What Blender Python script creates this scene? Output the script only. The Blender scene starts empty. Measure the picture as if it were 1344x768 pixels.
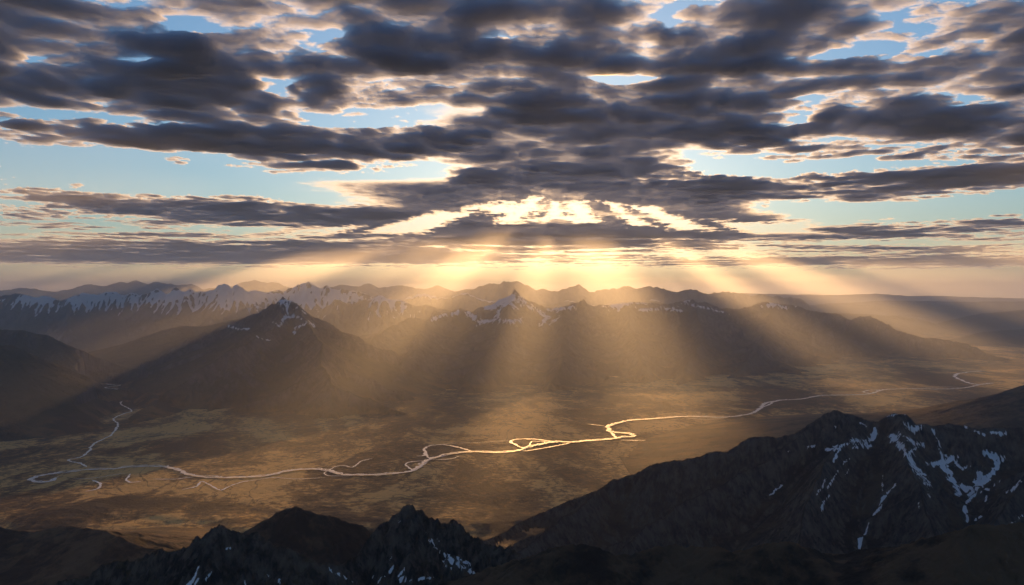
import bpy, math, numpy as np, time
from mathutils import Vector
T0 = time.time()
# ---------------------------------------------------------------- place
F = 1195.0          # focal length in photo pixels (1344 wide)
HY = 386.0          # photo row of the level horizon
CH = 1500.0         # viewpoint above the valley floor, metres
DECK = 6000.0       # cloud base above the viewpoint, metres
TAN = 161 / F
SUN = Vector((68 / F, 1, TAN)).normalized()
SHIFT = (CH + DECK) / TAN          # how far light travels from cloud base to valley floor
SHX = SHIFT * 68 / F
sc = bpy.context.scene
RES = 1.0
DEV = False

def P(px, py, d):
    return ((px - 672) / F * d, d, CH + (HY - py) / F * d)
def GP(px, py):
    d = CH * F / (py - HY)
    return ((px - 672) / F * d, d)

# ---------------------------------------------------------------- noise
def perlin(x, y, seed=0):
    rng = np.random.RandomState(seed); p = rng.permutation(256); p = np.concatenate([p, p])
    a = rng.rand(256) * 2 * np.pi; gx = np.cos(a).astype(np.float32); gy = np.sin(a).astype(np.float32)
    xi = np.floor(x).astype(np.int32); yi = np.floor(y).astype(np.int32)
    xf = (x - xi).astype(np.float32); yf = (y - yi).astype(np.float32)
    u = xf ** 3 * (xf * (xf * 6 - 15) + 10); v = yf ** 3 * (yf * (yf * 6 - 15) + 10)
    def g(ix, iy, dx, dy):
        h = p[(p[ix & 255] + iy) & 255]; return gx[h] * dx + gy[h] * dy
    return (g(xi, yi, xf, yf) * (1 - u) + g(xi + 1, yi, xf - 1, yf) * u) * (1 - v) + \
           (g(xi, yi + 1, xf, yf - 1) * (1 - u) + g(xi + 1, yi + 1, xf - 1, yf - 1) * u) * v
def fbm(x, y, o=5, seed=0, gain=.5, kind=0):
    s = 0; a = 1.; t = 0
    for i in range(o):
        n = perlin(x, y, seed + i)
        if kind == 1: n = .45 - 1.6 * np.abs(n)          # ridged
        if kind == 2: n = 1.6 * np.abs(n) - .35          # billowy
        s = s + a * n; t += a; a *= gain
        x, y = (x * 1.62 - y * 1.22 + 17.3), (x * 1.22 + y * 1.62 - 9.1)
    return s / t * (1.5 if kind == 0 else 1.)
def sstep(a, b, x):
    t = np.clip((x - a) / (b - a), 0, 1); return t * t * (3 - 2 * t)
def blur(a, n=1):
    for _ in range(n):
        b = a.copy(); b[1:-1] = (a[:-2] + 2 * a[1:-1] + a[2:]) / 4; a = b.copy()
        a[:, 1:-1] = (b[:, :-2] + 2 * b[:, 1:-1] + b[:, 2:]) / 4
    return a

# ---------------------------------------------------------------- mesh helpers
def mesh(name, V, Fc, m, attrs=None, smooth=True):
    me = bpy.data.meshes.new(name)
    V = np.asarray(V, np.float32); Fc = np.asarray(Fc, np.int32); k = Fc.shape[1]
    me.vertices.add(len(V)); me.vertices.foreach_set('co', V.ravel())
    me.loops.add(Fc.size); me.loops.foreach_set('vertex_index', Fc.ravel())
    me.polygons.add(len(Fc)); me.polygons.foreach_set('loop_start', np.arange(0, Fc.size, k, dtype=np.int32))
    me.polygons.foreach_set('loop_total', np.full(len(Fc), k, np.int32))
    if smooth: me.polygons.foreach_set('use_smooth', np.ones(len(Fc), bool))
    for an, av in (attrs or {}).items():
        at = me.attributes.new(an, 'FLOAT', 'POINT'); at.data.foreach_set('value', np.asarray(av, np.float32).ravel())
    me.update()
    o = bpy.data.objects.new(name, me); sc.collection.objects.link(o); me.materials.append(m); return o
def tag(o, label, cat, kind, group=None):
    o['label'] = label; o['category'] = cat; o['kind'] = kind
    if group: o['group'] = group
    return o
def compact(V, Fc, attrs):
    used = np.unique(Fc); rm = np.zeros(len(V), np.int64); rm[used] = np.arange(len(used))
    return V[used], rm[Fc], {k: v.ravel()[used] for k, v in attrs.items()}
def grid_faces(idx):
    return np.stack([idx[:-1, :-1], idx[:-1, 1:], idx[1:, 1:], idx[1:, :-1]], -1)

# ---------------------------------------------------------------- materials
class NT:
    def __init__(s, name):
        s.m = bpy.data.materials.new(name); s.m.use_nodes = True; s.t = s.m.node_tree
        s.t.nodes.clear(); s.out = s.t.nodes.new('ShaderNodeOutputMaterial')
    def n(s, typ, **kw):
        nd = s.t.nodes.new('ShaderNode' + typ)
        for k, v in kw.items():
            if k.startswith('_'): setattr(nd, k[1:], v)
            else: s.put(nd.inputs[k.replace('__', ' ')], v)
        return nd
    def put(s, inp, v):
        if hasattr(v, 'links') or hasattr(v, 'is_linked'): s.t.links.new(v, inp)
        else:
            if isinstance(v, tuple) and len(v) == 3 and inp.type == 'RGBA': v = (*v, 1)
            inp.default_value = v
    def math(s, op, a, b=None, c=None):
        nd = s.t.nodes.new('ShaderNodeMath'); nd.operation = op
        for i, v in enumerate((a, b, c)):
            if v is not None: s.put(nd.inputs[i], v)
        return nd.outputs[0]
    def noise(s, scale, detail=6, rough=.55, dist=0, vec=None):
        nd = s.n('TexNoise', Scale=scale, Detail=detail, Roughness=rough, Distortion=dist)
        s.put(nd.inputs['Vector'], vec if vec is not None else s.pos); return nd.outputs[0]
    def ramp(s, v, a, b):
        nd = s.n('MapRange', _interpolation_type='SMOOTHSTEP'); s.put(nd.inputs[0], v); s.put(nd.inputs[1], a); s.put(nd.inputs[2], b); return nd.outputs[0]
    def mix(s, f, a, b):
        nd = s.t.nodes.new('ShaderNodeMix'); nd.data_type = 'RGBA'; s.put(nd.inputs[0], f); s.put(nd.inputs[6], a); s.put(nd.inputs[7], b); return nd.outputs[2]
    def attr(s, name):
        return s.n('Attribute', _attribute_name=name).outputs['Fac']
    @property
    def pos(s):
        if not hasattr(s, '_p'): s._p = s.n('NewGeometry').outputs['Position']
        return s._p

def volmat(name, col, dens, g):
    t = NT(name); v = t.n('VolumePrincipled', Color=col, Density=dens, Anisotropy=g)
    t.t.links.new(v.outputs[0], t.out.inputs['Volume']); return t.m

GR_DARK = (.034, .030, .027); GR_LIGHT = (.18, .112, .05)
def terrain_mat(name, rock_a, rock_b, veg_a, veg_b, scale, tree_lo, tree_hi, bump=1., rockslope=(.62, .86), sna=.9):
    """rock, low vegetation and snow; scale = size in metres of the finest readable detail"""
    t = NT(name)
    geo = t.n('NewGeometry'); t._p = geo.outputs['Position']
    sep = t.n('SeparateXYZ'); t.put(sep.inputs[0], geo.outputs['Normal']); nz = sep.outputs[2]
    sp = t.n('SeparateXYZ'); t.put(sp.inputs[0], t.pos); z = sp.outputs[2]
    n1 = t.noise(1 / (scale * 14), 8, .6); n2 = t.noise(1 / (scale * 2.5), 6, .65); n3 = t.noise(1 / (scale * 60), 4, .5)
    # steep strata streaks running downhill
    mp = t.n('Mapping', Scale=(1, 1, .18)); t.put(mp.inputs[0], t.pos)
    st = t.noise(1 / (scale * 5), 6, .65, vec=mp.outputs[0])
    rock = t.mix(t.ramp(t.math('MULTIPLY_ADD', st, .7, t.math('MULTIPLY', n1, .3)), .38, .62), rock_a, rock_b)
    veg = t.mix(t.ramp(t.math('MULTIPLY_ADD', n3, .5, t.math('MULTIPLY', n1, .5)), .42, .58), veg_a, veg_b)
    slope = t.math('MULTIPLY_ADD', t.math('SUBTRACT', n2, .5), .35, nz)
    alt = t.ramp(t.math('MULTIPLY_ADD', t.math('SUBTRACT', n1, .5), (tree_hi - tree_lo) * 1.2, z), tree_lo, tree_hi)
    vegf = t.math('MULTIPLY', t.ramp(slope, *rockslope), t.math('SUBTRACT', 1., alt))
    col = t.mix(vegf, rock, veg)
    low = t.ramp(t.math('MULTIPLY_ADD', t.math('SUBTRACT', n3, .5), 260., z), 190., 20.)
    gl = t.mix(t.ramp(t.noise(1 / 500., 7, .62), .44, .6), GR_DARK, GR_LIGHT)
    col = t.mix(low, col, gl)
    sn = t.attr('snow')
    sf = t.math('ADD', sn, t.math('MULTIPLY', t.math('SUBTRACT', t.math('MULTIPLY_ADD', st, .5, t.math('MULTIPLY', n2, .5)), .5), sna))
    sf = t.ramp(sf, .47, .53)
    col = t.mix(sf, col, (.82, .82, .83))
    hgt = t.math('MULTIPLY_ADD', st, .8, t.math('MULTIPLY_ADD', n2, .35, t.math('MULTIPLY', n1, 1.2)))
    bstr = t.math('MULTIPLY', t.math('SUBTRACT', 1., t.math('MULTIPLY', sf, .85)), .8 * bump)
    bp = t.n('Bump', Distance=scale * 4.5); t.put(bp.inputs['Strength'], bstr); t.put(bp.inputs['Height'], hgt)
    b = t.n('BsdfPrincipled', Roughness=.92); t.put(b.inputs['Base Color'], col); t.put(b.inputs['Normal'], bp.outputs[0])
    b.inputs['Specular IOR Level'].default_value = .15
    t.t.links.new(b.outputs[0], t.out.inputs[0]); return t.m

# ---------------------------------------------------------------- rivers
def catmull(pts, n=10):
    p = np.array(pts, float); p = np.vstack([2 * p[0] - p[1], p, 2 * p[-1] - p[-2]]); out = []
    for i in range(1, len(p) - 2):
        for k in range(n):
            t = k / n
            out.append(.5 * ((2 * p[i]) + (-p[i - 1] + p[i + 1]) * t + (2 * p[i - 1] - 5 * p[i] + 4 * p[i + 1] - p[i + 2]) * t * t + (-p[i - 1] + 3 * p[i] - 3 * p[i + 1] + p[i + 2]) * t ** 3))
    out.append(p[-2]); return np.array(out)
main = [(74, 627), (67, 632), (51, 633), (42, 630), (46, 626.5), (58, 623.6), (78, 621), (107, 617.6), (125, 616), (147, 616), (165, 613.6), (192, 612), (219, 613), (237, 618), (250, 623.6), (268, 626), (300, 627), (335, 626), (357, 623), (383, 618), (409, 616), (431, 618), (454, 623.5), (500, 623.3), (526, 621), (542, 618), (552, 612), (562.5, 604), (578, 599), (596, 595.5), (620, 593), (656, 594), (682, 591), (693, 587), (716, 582), (734, 580), (751, 580.7), (773, 578.6), (799.5, 576.5), (818, 574), (832, 573), (823, 569), (802, 567), (798, 560), (807, 556.5), (828, 552), (850, 550.5), (900, 547), (948, 548), (982, 544), (997, 537), (1004, 530), (1026, 525.5), (1052, 524), (1078.5, 519.5), (1119.5, 518.7), (1142, 517), (1160, 512), (1190, 510.5), (1231, 511), (1265, 509.5), (1287, 505), (1304, 503)]
st = [[(160, 526.7), (159, 530.7), (173, 539), (163, 543), (149, 550), (155, 556.7), (147, 570), (135, 577), (123, 582.7), (117, 592), (107, 599.7), (90, 603.5), (94, 606), (105, 608), (114, 613)],
      [(138, 504), (150, 505.5), (160, 505.7), (150, 507), (138, 509), (158, 511.7), (150, 515), (140, 519), (133, 521.7)]]
COURSE = np.vstack([catmull([GP(*q) for q in c], 4) for c in (main, st[0] , st[1], [(111, 530), (118, 530)], [(145, 479.5), (178, 479.5)])])
def cut(X, Y, h, dx):
    x0, x1, y0, y1 = X.min(), X.max(), Y.min(), Y.max()
    for q in COURSE:
        if not (x0 < q[0] < x1 and y0 < q[1] < y1): continue
        r = 420; i0 = max(0, int((q[0] - r - x0) / dx)); i1 = int((q[0] + r - x0) / dx) + 1; j0 = max(0, int((q[1] - r - y0) / dx)); j1 = int((q[1] + r - y0) / dx) + 1
        d = np.hypot(X[j0:j1, i0:i1] - q[0], Y[j0:j1, i0:i1] - q[1]); h[j0:j1, i0:i1] = np.minimum(h[j0:j1, i0:i1], np.where(d < r, -30 + np.clip(d - 130, 0, None) * .75, 1e9))
    return h

# ---------------------------------------------------------------- heightfield massifs
def erode(h, dx, n, steps, seed, K=3.0, rate=.25):
    rng = np.random.RandomState(seed); H, W = h.shape; h = h / dx
    nb = 3; hin = h.copy()
    for b in range(nb):
        m = n // nb; x = rng.rand(m) * (W - 3) + 1; y = rng.rand(m) * (H - 3) + 1
        vx = np.zeros(m); vy = np.zeros(m); sp = np.ones(m); wa = np.ones(m); sed = np.zeros(m)
        for s in range(steps):
            ix = x.astype(np.int32); iy = y.astype(np.int32); fx = x - ix; fy = y - iy
            a = h[iy, ix]; c = h[iy, ix + 1]; d = h[iy + 1, ix]; e = h[iy + 1, ix + 1]
            gx = (c - a) * (1 - fy) + (e - d) * fy; gy = (d - a) * (1 - fx) + (e - c) * fx
            h0 = (a * (1 - fx) + c * fx) * (1 - fy) + (d * (1 - fx) + e * fx) * fy
            vx = vx * .25 - gx * .75; vy = vy * .25 - gy * .75
            l = np.sqrt(vx * vx + vy * vy) + 1e-6; vx /= l; vy /= l
            nx = np.clip(x + vx, 1, W - 3); ny = np.clip(y + vy, 1, H - 3)
            jx = nx.astype(np.int32); jy = ny.astype(np.int32); ux = nx - jx; uy = ny - jy
            h1 = (h[jy, jx] * (1 - ux) + h[jy, jx + 1] * ux) * (1 - uy) + (h[jy + 1, jx] * (1 - ux) + h[jy + 1, jx + 1] * ux) * uy
            dh = h1 - h0; cap = np.maximum(-dh, .01) * sp * wa * K
            dep = np.where(dh > 0, np.minimum(dh, sed), np.where(sed > cap, (sed - cap) * .25, -np.minimum((cap - sed) * rate, np.maximum(-dh, 0) * .5)))
            cell = iy * W + ix; cnt = np.bincount(cell, minlength=H * W); dep = dep / cnt[cell]
            sed -= dep
            hf = h.ravel()
            for (o, w) in ((0, (1 - fx) * (1 - fy)), (1, fx * (1 - fy)), (W, (1 - fx) * fy), (W + 1, fx * fy)):
                hf += np.clip(np.bincount(cell + o, weights=dep * w, minlength=H * W), -.35, .35)
            h = hf.reshape(H, W)
            sp = np.clip(np.sqrt(np.maximum(sp * sp - dh * 1.5, 0)), .2, 3); wa *= .975; x = nx; y = ny
    return np.clip(h, hin - 12, hin + 3) * dx

def seg_field(h, xs, ys, pts, slope, L, wx, wy):
    dx = xs[1] - xs[0]
    for (a, b) in zip(pts[:-1], pts[1:]):
        R = max(a[2], b[2]) / slope * 1.7 + 200
        i0 = max(0, int((min(a[0], b[0]) - R - xs[0]) / dx)); i1 = min(len(xs), int((max(a[0], b[0]) + R - xs[0]) / dx) + 1)
        j0 = max(0, int((min(a[1], b[1]) - R - ys[0]) / dx)); j1 = min(len(ys), int((max(a[1], b[1]) + R - ys[0]) / dx) + 1)
        if i1 <= i0 or j1 <= j0: continue
        X = wx[j0:j1, i0:i1]; Y = wy[j0:j1, i0:i1]
        vx = b[0] - a[0]; vy = b[1] - a[1]; ll = vx * vx + vy * vy + 1e-6
        t = np.clip(((X - a[0]) * vx + (Y - a[1]) * vy) / ll, 0, 1)
        d = np.sqrt((X - a[0] - t * vx) ** 2 + (Y - a[1] - t * vy) ** 2)
        z = a[2] + (b[2] - a[2]) * t - slope * d / (1 + d / L)
        np.maximum(h[j0:j1, i0:i1], z, out=h[j0:j1, i0:i1])

def make_spurs(crest, rng, spacing, grade, depth, base=0., out=None, minlen=0):
    if out is None: out = []
    P0 = np.array(crest, float); seg = np.hypot(*(P0[1:, :2] - P0[:-1, :2]).T); cum = np.concatenate([[0], np.cumsum(seg)])
    side = 1; s = spacing * rng.rand()
    while s < cum[-1]:
        k = min(np.searchsorted(cum, s) - 1, len(seg) - 1); k = max(k, 0); t = (s - cum[k]) / max(seg[k], 1e-6)
        p = P0[k] * (1 - t) + P0[k + 1] * t; dr = (P0[k + 1] - P0[k])[:2]; dr = dr / (np.hypot(*dr) + 1e-6)
        side = -side
        ang = side * math.radians(90 + rng.uniform(-30, 15)); dx_ = dr[0] * math.cos(ang) - dr[1] * math.sin(ang); dy_ = dr[0] * math.sin(ang) + dr[1] * math.cos(ang)
        hgt = p[2] - base
        if hgt > 60:
            Ln = hgt / grade * rng.uniform(.6, 1.); n = 6; q = p.copy(); q[2] -= hgt * .03; pl = [q.copy()]
            a = math.atan2(dy_, dx_)
            for i in range(n):
                a += rng.uniform(-.28, .28); st = Ln / n
                f = ((i + 1) / n); z = base + hgt * (.97 - .97 * f ** .8 * rng.uniform(.9, 1.05))
                q = np.array([q[0] + math.cos(a) * st, q[1] + math.sin(a) * st, max(z, base - 30)]); pl.append(q.copy())
            out.append(pl)
            if depth > 1: make_spurs(pl, rng, spacing * .5, grade * 1.25, depth - 1, base, out)
        s += spacing * rng.uniform(.6, 1.4)
    return out

def strokes_field(X, Y, h, strokes, seed, dx, snb):
    px = 672 + F * X / Y; py = HY - F * (h - CH) / Y; D = np.full(X.shape, -1., np.float32)
    w_ = dx * F / Y.mean() ; px = px + 3.5 * fbm(X / 38, Y / 38, 4, seed); py = py + 3. * fbm(X / 38 + 7, Y / 38, 4, seed + 4)
    for (pl, w) in strokes:
        r = w + 3; x0 = min(p[0] for p in pl) - r; x1 = max(p[0] for p in pl) + r; y0 = min(p[1] for p in pl) - r; y1 = max(p[1] for p in pl) + r
        m = (px > x0) & (px < x1) & (py > y0) & (py < y1)
        if not m.any(): continue
        a = px[m]; b = py[m]; d = np.full(a.shape, 99.)
        if len(pl) == 1: pl = [pl[0], (pl[0][0] + .5, pl[0][1])]
        for (p, q) in zip(pl[:-1], pl[1:]):
            vx = q[0] - p[0]; vy = q[1] - p[1]; t = np.clip(((a - p[0]) * vx + (b - p[1]) * vy) / (vx * vx + vy * vy + 1e-6), 0, 1)
            d = np.minimum(d, np.hypot(a - p[0] - t * vx, b - p[1] - t * vy))
        D[m] = np.maximum(D[m], 1.05 * np.exp(-(d / (w * .75 + .3)) ** 2) - .35)
    conc = np.clip((blur(h, 4) - h) / (dx * .6), -1.2, 1.2)
    br = fbm(X / (dx * 3.2), Y / (dx * 9), 5, seed + 9, .7) * .7 + fbm(X / 90, Y / 90, 4, seed + 14, .6) * .5
    return np.where(D > -.9, D + .16 * conc + br * snb, D)
def crop(ox, oy, k, L):
    return [([(ox + x / k, oy + y / k) for (x, y) in pl], w / k) for (pl, w) in L]

def farther(c, f=.25):
    return [(x, y, d * (1 + f * min(1, max(0, (472 - y) / 55)))) for (x, y, d) in c]

def massif(name, label, cat, crests, mat, dx, slope=.8, L=3000, spacing=700, grade=.4, depth=2, seed=1, namp=40, nlen=600, warp=60,
           er=60000, ersteps=60, snow=None, box=None, spurs=True, base=0., group=None, raw=None, strokes=None, snb=.8):
    if DEV: dx *= 2.2; er = 0
    rng = np.random.RandomState(seed)
    cr = []
    for c in crests:
        pl = [P(*q) for q in c]; cr.append(pl)
    if box is None:
        A = np.array([q for c in cr for q in c]); R = (A[:, 2].max() - base) / slope * 1.5 + 300
        box = (A[:, 0].min() - R, A[:, 0].max() + R, A[:, 1].min() - R, A[:, 1].max() + R)
    xs = np.arange(box[0], box[1], dx); ys = np.arange(box[2], box[3], dx)
    X, Y = np.meshgrid(xs, ys); h = np.full(X.shape, base - 60., float)
    wx = X + warp * fbm(X / nlen / 1.3, Y / nlen / 1.3, 4, seed + 50); wy = Y + warp * fbm(X / nlen / 1.3 + 9, Y / nlen / 1.3, 4, seed + 60)
    for c in cr:
        seg_field(h, xs, ys, c, slope, L, wx, wy)
        if spurs:
            for s in make_spurs(c, rng, spacing, grade, depth, base): seg_field(h, xs, ys, s, slope * 1.1, L, wx, wy)
    for c, sl in (raw or []):
        seg_field(h, xs, ys, [P(*q) for q in c], sl, L, wx, wy)
    up = sstep(0, 250, h - base)
    h = h + namp * up * (fbm(X / nlen, Y / nlen, 6, seed + 5, .52, 1) - .15) + namp * (.30 if dx > 5 else .55) * sstep(150, 500 if dx < 5 else 900, h - base) * fbm(X / nlen * 4.2, Y / nlen * 4.2, 4, seed + 95, .6, 1)
    if er: h = erode(h, dx, er, ersteps, seed + 7)
    if box[3] > 9000 and dx < 60: h = cut(X, Y, h, dx)
    sn = np.full(h.shape, -1.)
    if snow:
        lo, hi, kc, ks, kn, bias = snow
        conc = blur(h, 6) - h; conc = np.clip(conc / (dx * .8), -1.5, 1.5)
        gy, gx = np.gradient(h, dx); st = np.hypot(gx, gy)
        sn = bias + .8 * np.clip((h - lo) / (hi - lo), -1.5, 1) + kc * conc - ks * np.clip(st - .8, 0, 2) + kn * fbm(X / (nlen * .7), Y / (nlen * .7), 4, seed + 9)
    if strokes: sn = np.maximum(sn, strokes_field(X, Y, h, strokes, seed + 20, dx, snb))
    N = h.size; idx = np.arange(N).reshape(h.shape)
    keep = h > base - 25
    fm = keep[:-1, :-1] | keep[1:, :-1] | keep[:-1, 1:] | keep[1:, 1:]
    Fc = grid_faces(idx)[fm]
    V, Fc, at = compact(np.stack([X, Y, h], -1).reshape(-1, 3), Fc, {'snow': sn})
    o = mesh(name, V, Fc, mat, at)
    tag(o, label, cat, 'structure', group)
    print(name, len(V), round(time.time() - T0, 1))
    return o

M_near = terrain_mat('near_rock', (.022, .02, .02), (.155, .128, .105), (.022, .019, .015), (.10, .08, .04), 5, 720, 940, bump=1.5)
M_mass = terrain_mat('massif_rock', (.025, .025, .028), (.13, .118, .105), (.018, .016, .014), (.08, .062, .04), 8, 560, 860, bump=1.6)
M_hill = terrain_mat('foothill_heath', (.03, .026, .025), (.12, .09, .07), (.022, .017, .014), (.12, .078, .045), 5, 3000, 3500, rockslope=(.3, .6))
M_mid = terrain_mat('mid_rock', (.05, .048, .05), (.13, .12, .12), (.04, .042, .028), (.08, .07, .04), 22, 900, 1250)
M_far = terrain_mat('far_rock', (.06, .06, .065), (.14, .13, .13), (.05, .05, .04), (.08, .075, .05), 45, 700, 1100, sna=.4)

MT = 'mountain'
S_MASS = crop(844, 500, 2.688, [
 ([(650, 243), (690, 235), (740, 210), (790, 215), (820, 190), (815, 170)], 14), ([(700, 225), (680, 265), (672, 285)], 8), ([(740, 235), (800, 228)], 12),
 ([(880, 200), (930, 250), (960, 310), (1005, 365)], 24), ([(905, 190), (950, 215), (985, 225)], 14), ([(925, 150), (950, 175), (990, 160)], 22), ([(940, 250), (970, 230)], 14),
 ([(1020, 170), (1040, 220), (1055, 260), (1100, 270)], 8), ([(1000, 295), (1050, 290), (1110, 270)], 15), ([(1050, 280), (1080, 330), (1115, 395)], 20), ([(1100, 290), (1130, 310), (1150, 300)], 13),
 ([(1130, 375), (1170, 385), (1240, 315), (1265, 275), (1215, 255)], 21), ([(1190, 330), (1180, 370)], 24), ([(1150, 400), (1200, 340)], 15),
 ([(1260, 350), (1210, 385), (1165, 405), (1140, 430), (1135, 465), (1145, 490)], 10), ([(1344, 345), (1300, 385)], 9), ([(1335, 475), (1295, 508)], 9), ([(1195, 475), (1160, 492)], 6), ([(1215, 400), (1205, 425)], 9),
 ([(1310, 370), (1280, 395)], 7), ([(1090, 143), (1130, 155), (1170, 175), (1205, 190)], 11), ([(1225, 180), (1275, 188)], 13), ([(860, 125), (900, 113), (925, 120)], 8), ([(845, 330), (842, 390)], 5),
 ([(890, 365), (850, 410), (830, 450), (800, 490), (790, 530), (765, 560), (760, 620)], 8), ([(690, 315), (650, 380)], 7), ([(645, 345), (615, 400)], 7), ([(662, 403), (632, 432), (628, 490)], 7),
 ([(490, 365), (450, 400)], 6), ([(515, 250)], 8), ([(580, 235), (605, 230)], 7), ([(740, 262), (705, 292)], 7), ([(730, 315), (712, 328)], 6), ([(970, 425), (977, 448)], 6), ([(1005, 390), (1012, 420)], 6), ([(677, 163)], 7), ([(760, 148), (790, 158)], 6)])
S_CRAG = crop(400, 500, 2.688, [
 ([(440, 560), (470, 600), (520, 635), (570, 665), (615, 688)], 12), ([(505, 610), (545, 650), (590, 680)], 8), ([(485, 635), (520, 665)], 6), ([(535, 622), (585, 650)], 6), ([(630, 685), (660, 692)], 12),
 ([(410, 530), (425, 535)], 8), ([(465, 555), (480, 570)], 9), ([(330, 495), (345, 492)], 7), ([(315, 655), (280, 690), (262, 712)], 8), ([(250, 680), (237, 697)], 6), ([(350, 665), (330, 690)], 7), ([(360, 685), (330, 708), (400, 700), (450, 692)], 10), ([(310, 620), (300, 635)], 4)])
S_CRAG2 = crop(0, 500, 2.688, [
 ([(705, 655), (685, 690), (660, 720)], 9), ([(745, 675), (725, 700)], 7), ([(700, 700), (685, 715)], 7), ([(980, 700), (990, 715)], 10), ([(1160, 660), (1200, 685), (1240, 705), (1275, 712)], 11), ([(1330, 675), (1318, 695)], 8),
 ([(800, 590), (812, 588)], 6), ([(865, 705), (870, 720)], 6), ([(940, 680), (950, 690)], 4), ([(1100, 625), (1120, 640)], 4)])
S_PEAK = [([(360, 424), (367, 429), (372, 418), (385, 415), (395, 418), (410, 425), (413, 428)], 3.5), ([(386, 438), (388, 431), (402, 424)], 2.5), ([(375, 397), (377, 410), (368, 425)], 2.5), ([(300, 428), (312, 432), (326, 431)], 3), ([(335, 441), (345, 445), (357, 447)], 2.5), ([(396, 408), (405, 416)], 2)]
S_CENT = [([(567, 419), (585, 413), (601, 410)], 6), ([(612, 411), (622, 416), (631, 423), (645, 421), (660, 421), (683, 423)], 7), ([(655, 410), (650, 419)], 4), ([(694, 402), (704, 408), (720, 417), (709, 426)], 6), ([(720, 407), (754, 403)], 5), ([(679, 425), (687, 414)], 3), ([(735, 415), (722, 425)], 3),
 ([(840, 407), (870, 405), (895, 408)], 4), ([(905, 400), (925, 404), (955, 412)], 3), ([(1000, 402), (1020, 400), (1035, 405)], 4)]
# nearest: crags along the bottom of the view
massif('crag_mountain', 'craggy dark peak with diagonal snow couloirs at bottom centre', MT,
       [[(462, 732, 2500), (493, 701, 2560), (506, 689, 2590), (519, 682, 2600), (530, 669, 2600), (541, 666, 2600), (552, 669, 2600), (567, 678, 2600), (584, 685, 2590), (590, 680, 2590), (595, 690, 2580), (608, 697, 2580), (623, 708, 2560), (645, 717, 2540), (675, 724, 2500), (698, 738, 2450), (735, 762, 2400)]],
       M_near, 3.2, slope=1.25, L=1500, spacing=110, grade=.62, depth=2, seed=3, namp=50, nlen=120, warp=12, er=60000, ersteps=50,
       strokes=S_CRAG, box=(-700, 420, 1750, 3300), base=350)
massif('crag_mountain', 'jagged dark rock ridge with thin snow streaks at bottom left', MT,
       [[(60, 775, 2500), (149, 740, 2500), (205, 726, 2480), (253, 716, 2450), (260, 708, 2430), (275, 698, 2420), (286, 692, 2400), (309, 699, 2400), (335, 703, 2400), (357, 716, 2390), (387, 719, 2380), (410, 732, 2370), (432, 740, 2380), (448, 744, 2400)]],
       M_near, 3.2, slope=1.2, L=1500, spacing=100, grade=.62, depth=2, seed=8, namp=46, nlen=110, warp=12, er=60000, ersteps=50,
       strokes=S_CRAG2, box=(-1700, -250, 1650, 3050), base=350)
massif('foothill', 'olive brown heath hills rolling along the bottom right corner', 'hill',
       [[(690, 750, 2150), (727, 721, 2200), (750, 716, 2200), (772, 719, 2200), (810, 729, 2200), (846, 724, 2250), (880, 718, 2250), (915, 716, 2250), (937, 720, 2200), (967, 727, 2150), (1008, 716, 2150), (1037, 713, 2150), (1082, 725, 2200), (1115, 734, 2250), (1141, 733, 2200), (1179, 724, 2100), (1216, 709, 2050), (1272, 694, 2000), (1309, 689, 2000), (1344, 693, 2000), (1420, 700, 2000)]],
       M_hill, 4, slope=.5, L=2500, spacing=170, grade=.28, depth=2, seed=12, namp=30, nlen=190, warp=24, er=50000, ersteps=50,
       box=(-200, 1700, 1250, 3100), base=300)
massif('foothill', 'rounded dark hill behind the two bottom crags', 'hill',
       [[(310, 716, 4000), (340, 692, 4000), (366, 674, 4000), (380, 669, 4000), (392, 664, 4000), (404, 667, 4000), (428, 676, 4000), (465, 690, 4050), (500, 706, 4100), (540, 726, 4300)]],
       M_hill, 8, slope=.8, L=2500, spacing=260, grade=.3, depth=2, seed=15, namp=75, nlen=330, warp=60, er=30000)
massif('foothill', 'low dark hill in the bottom left corner', 'hill',
       [[(-120, 690, 4600), (-40, 690, 4600), (40, 694, 4600), (100, 692, 4500), (150, 702, 4300), (200, 716, 4200), (250, 730, 4200)]],
       M_hill, 8, slope=.4, L=2500, spacing=300, grade=.25, depth=2, seed=18, namp=70, nlen=400, warp=60, er=30000)
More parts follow.
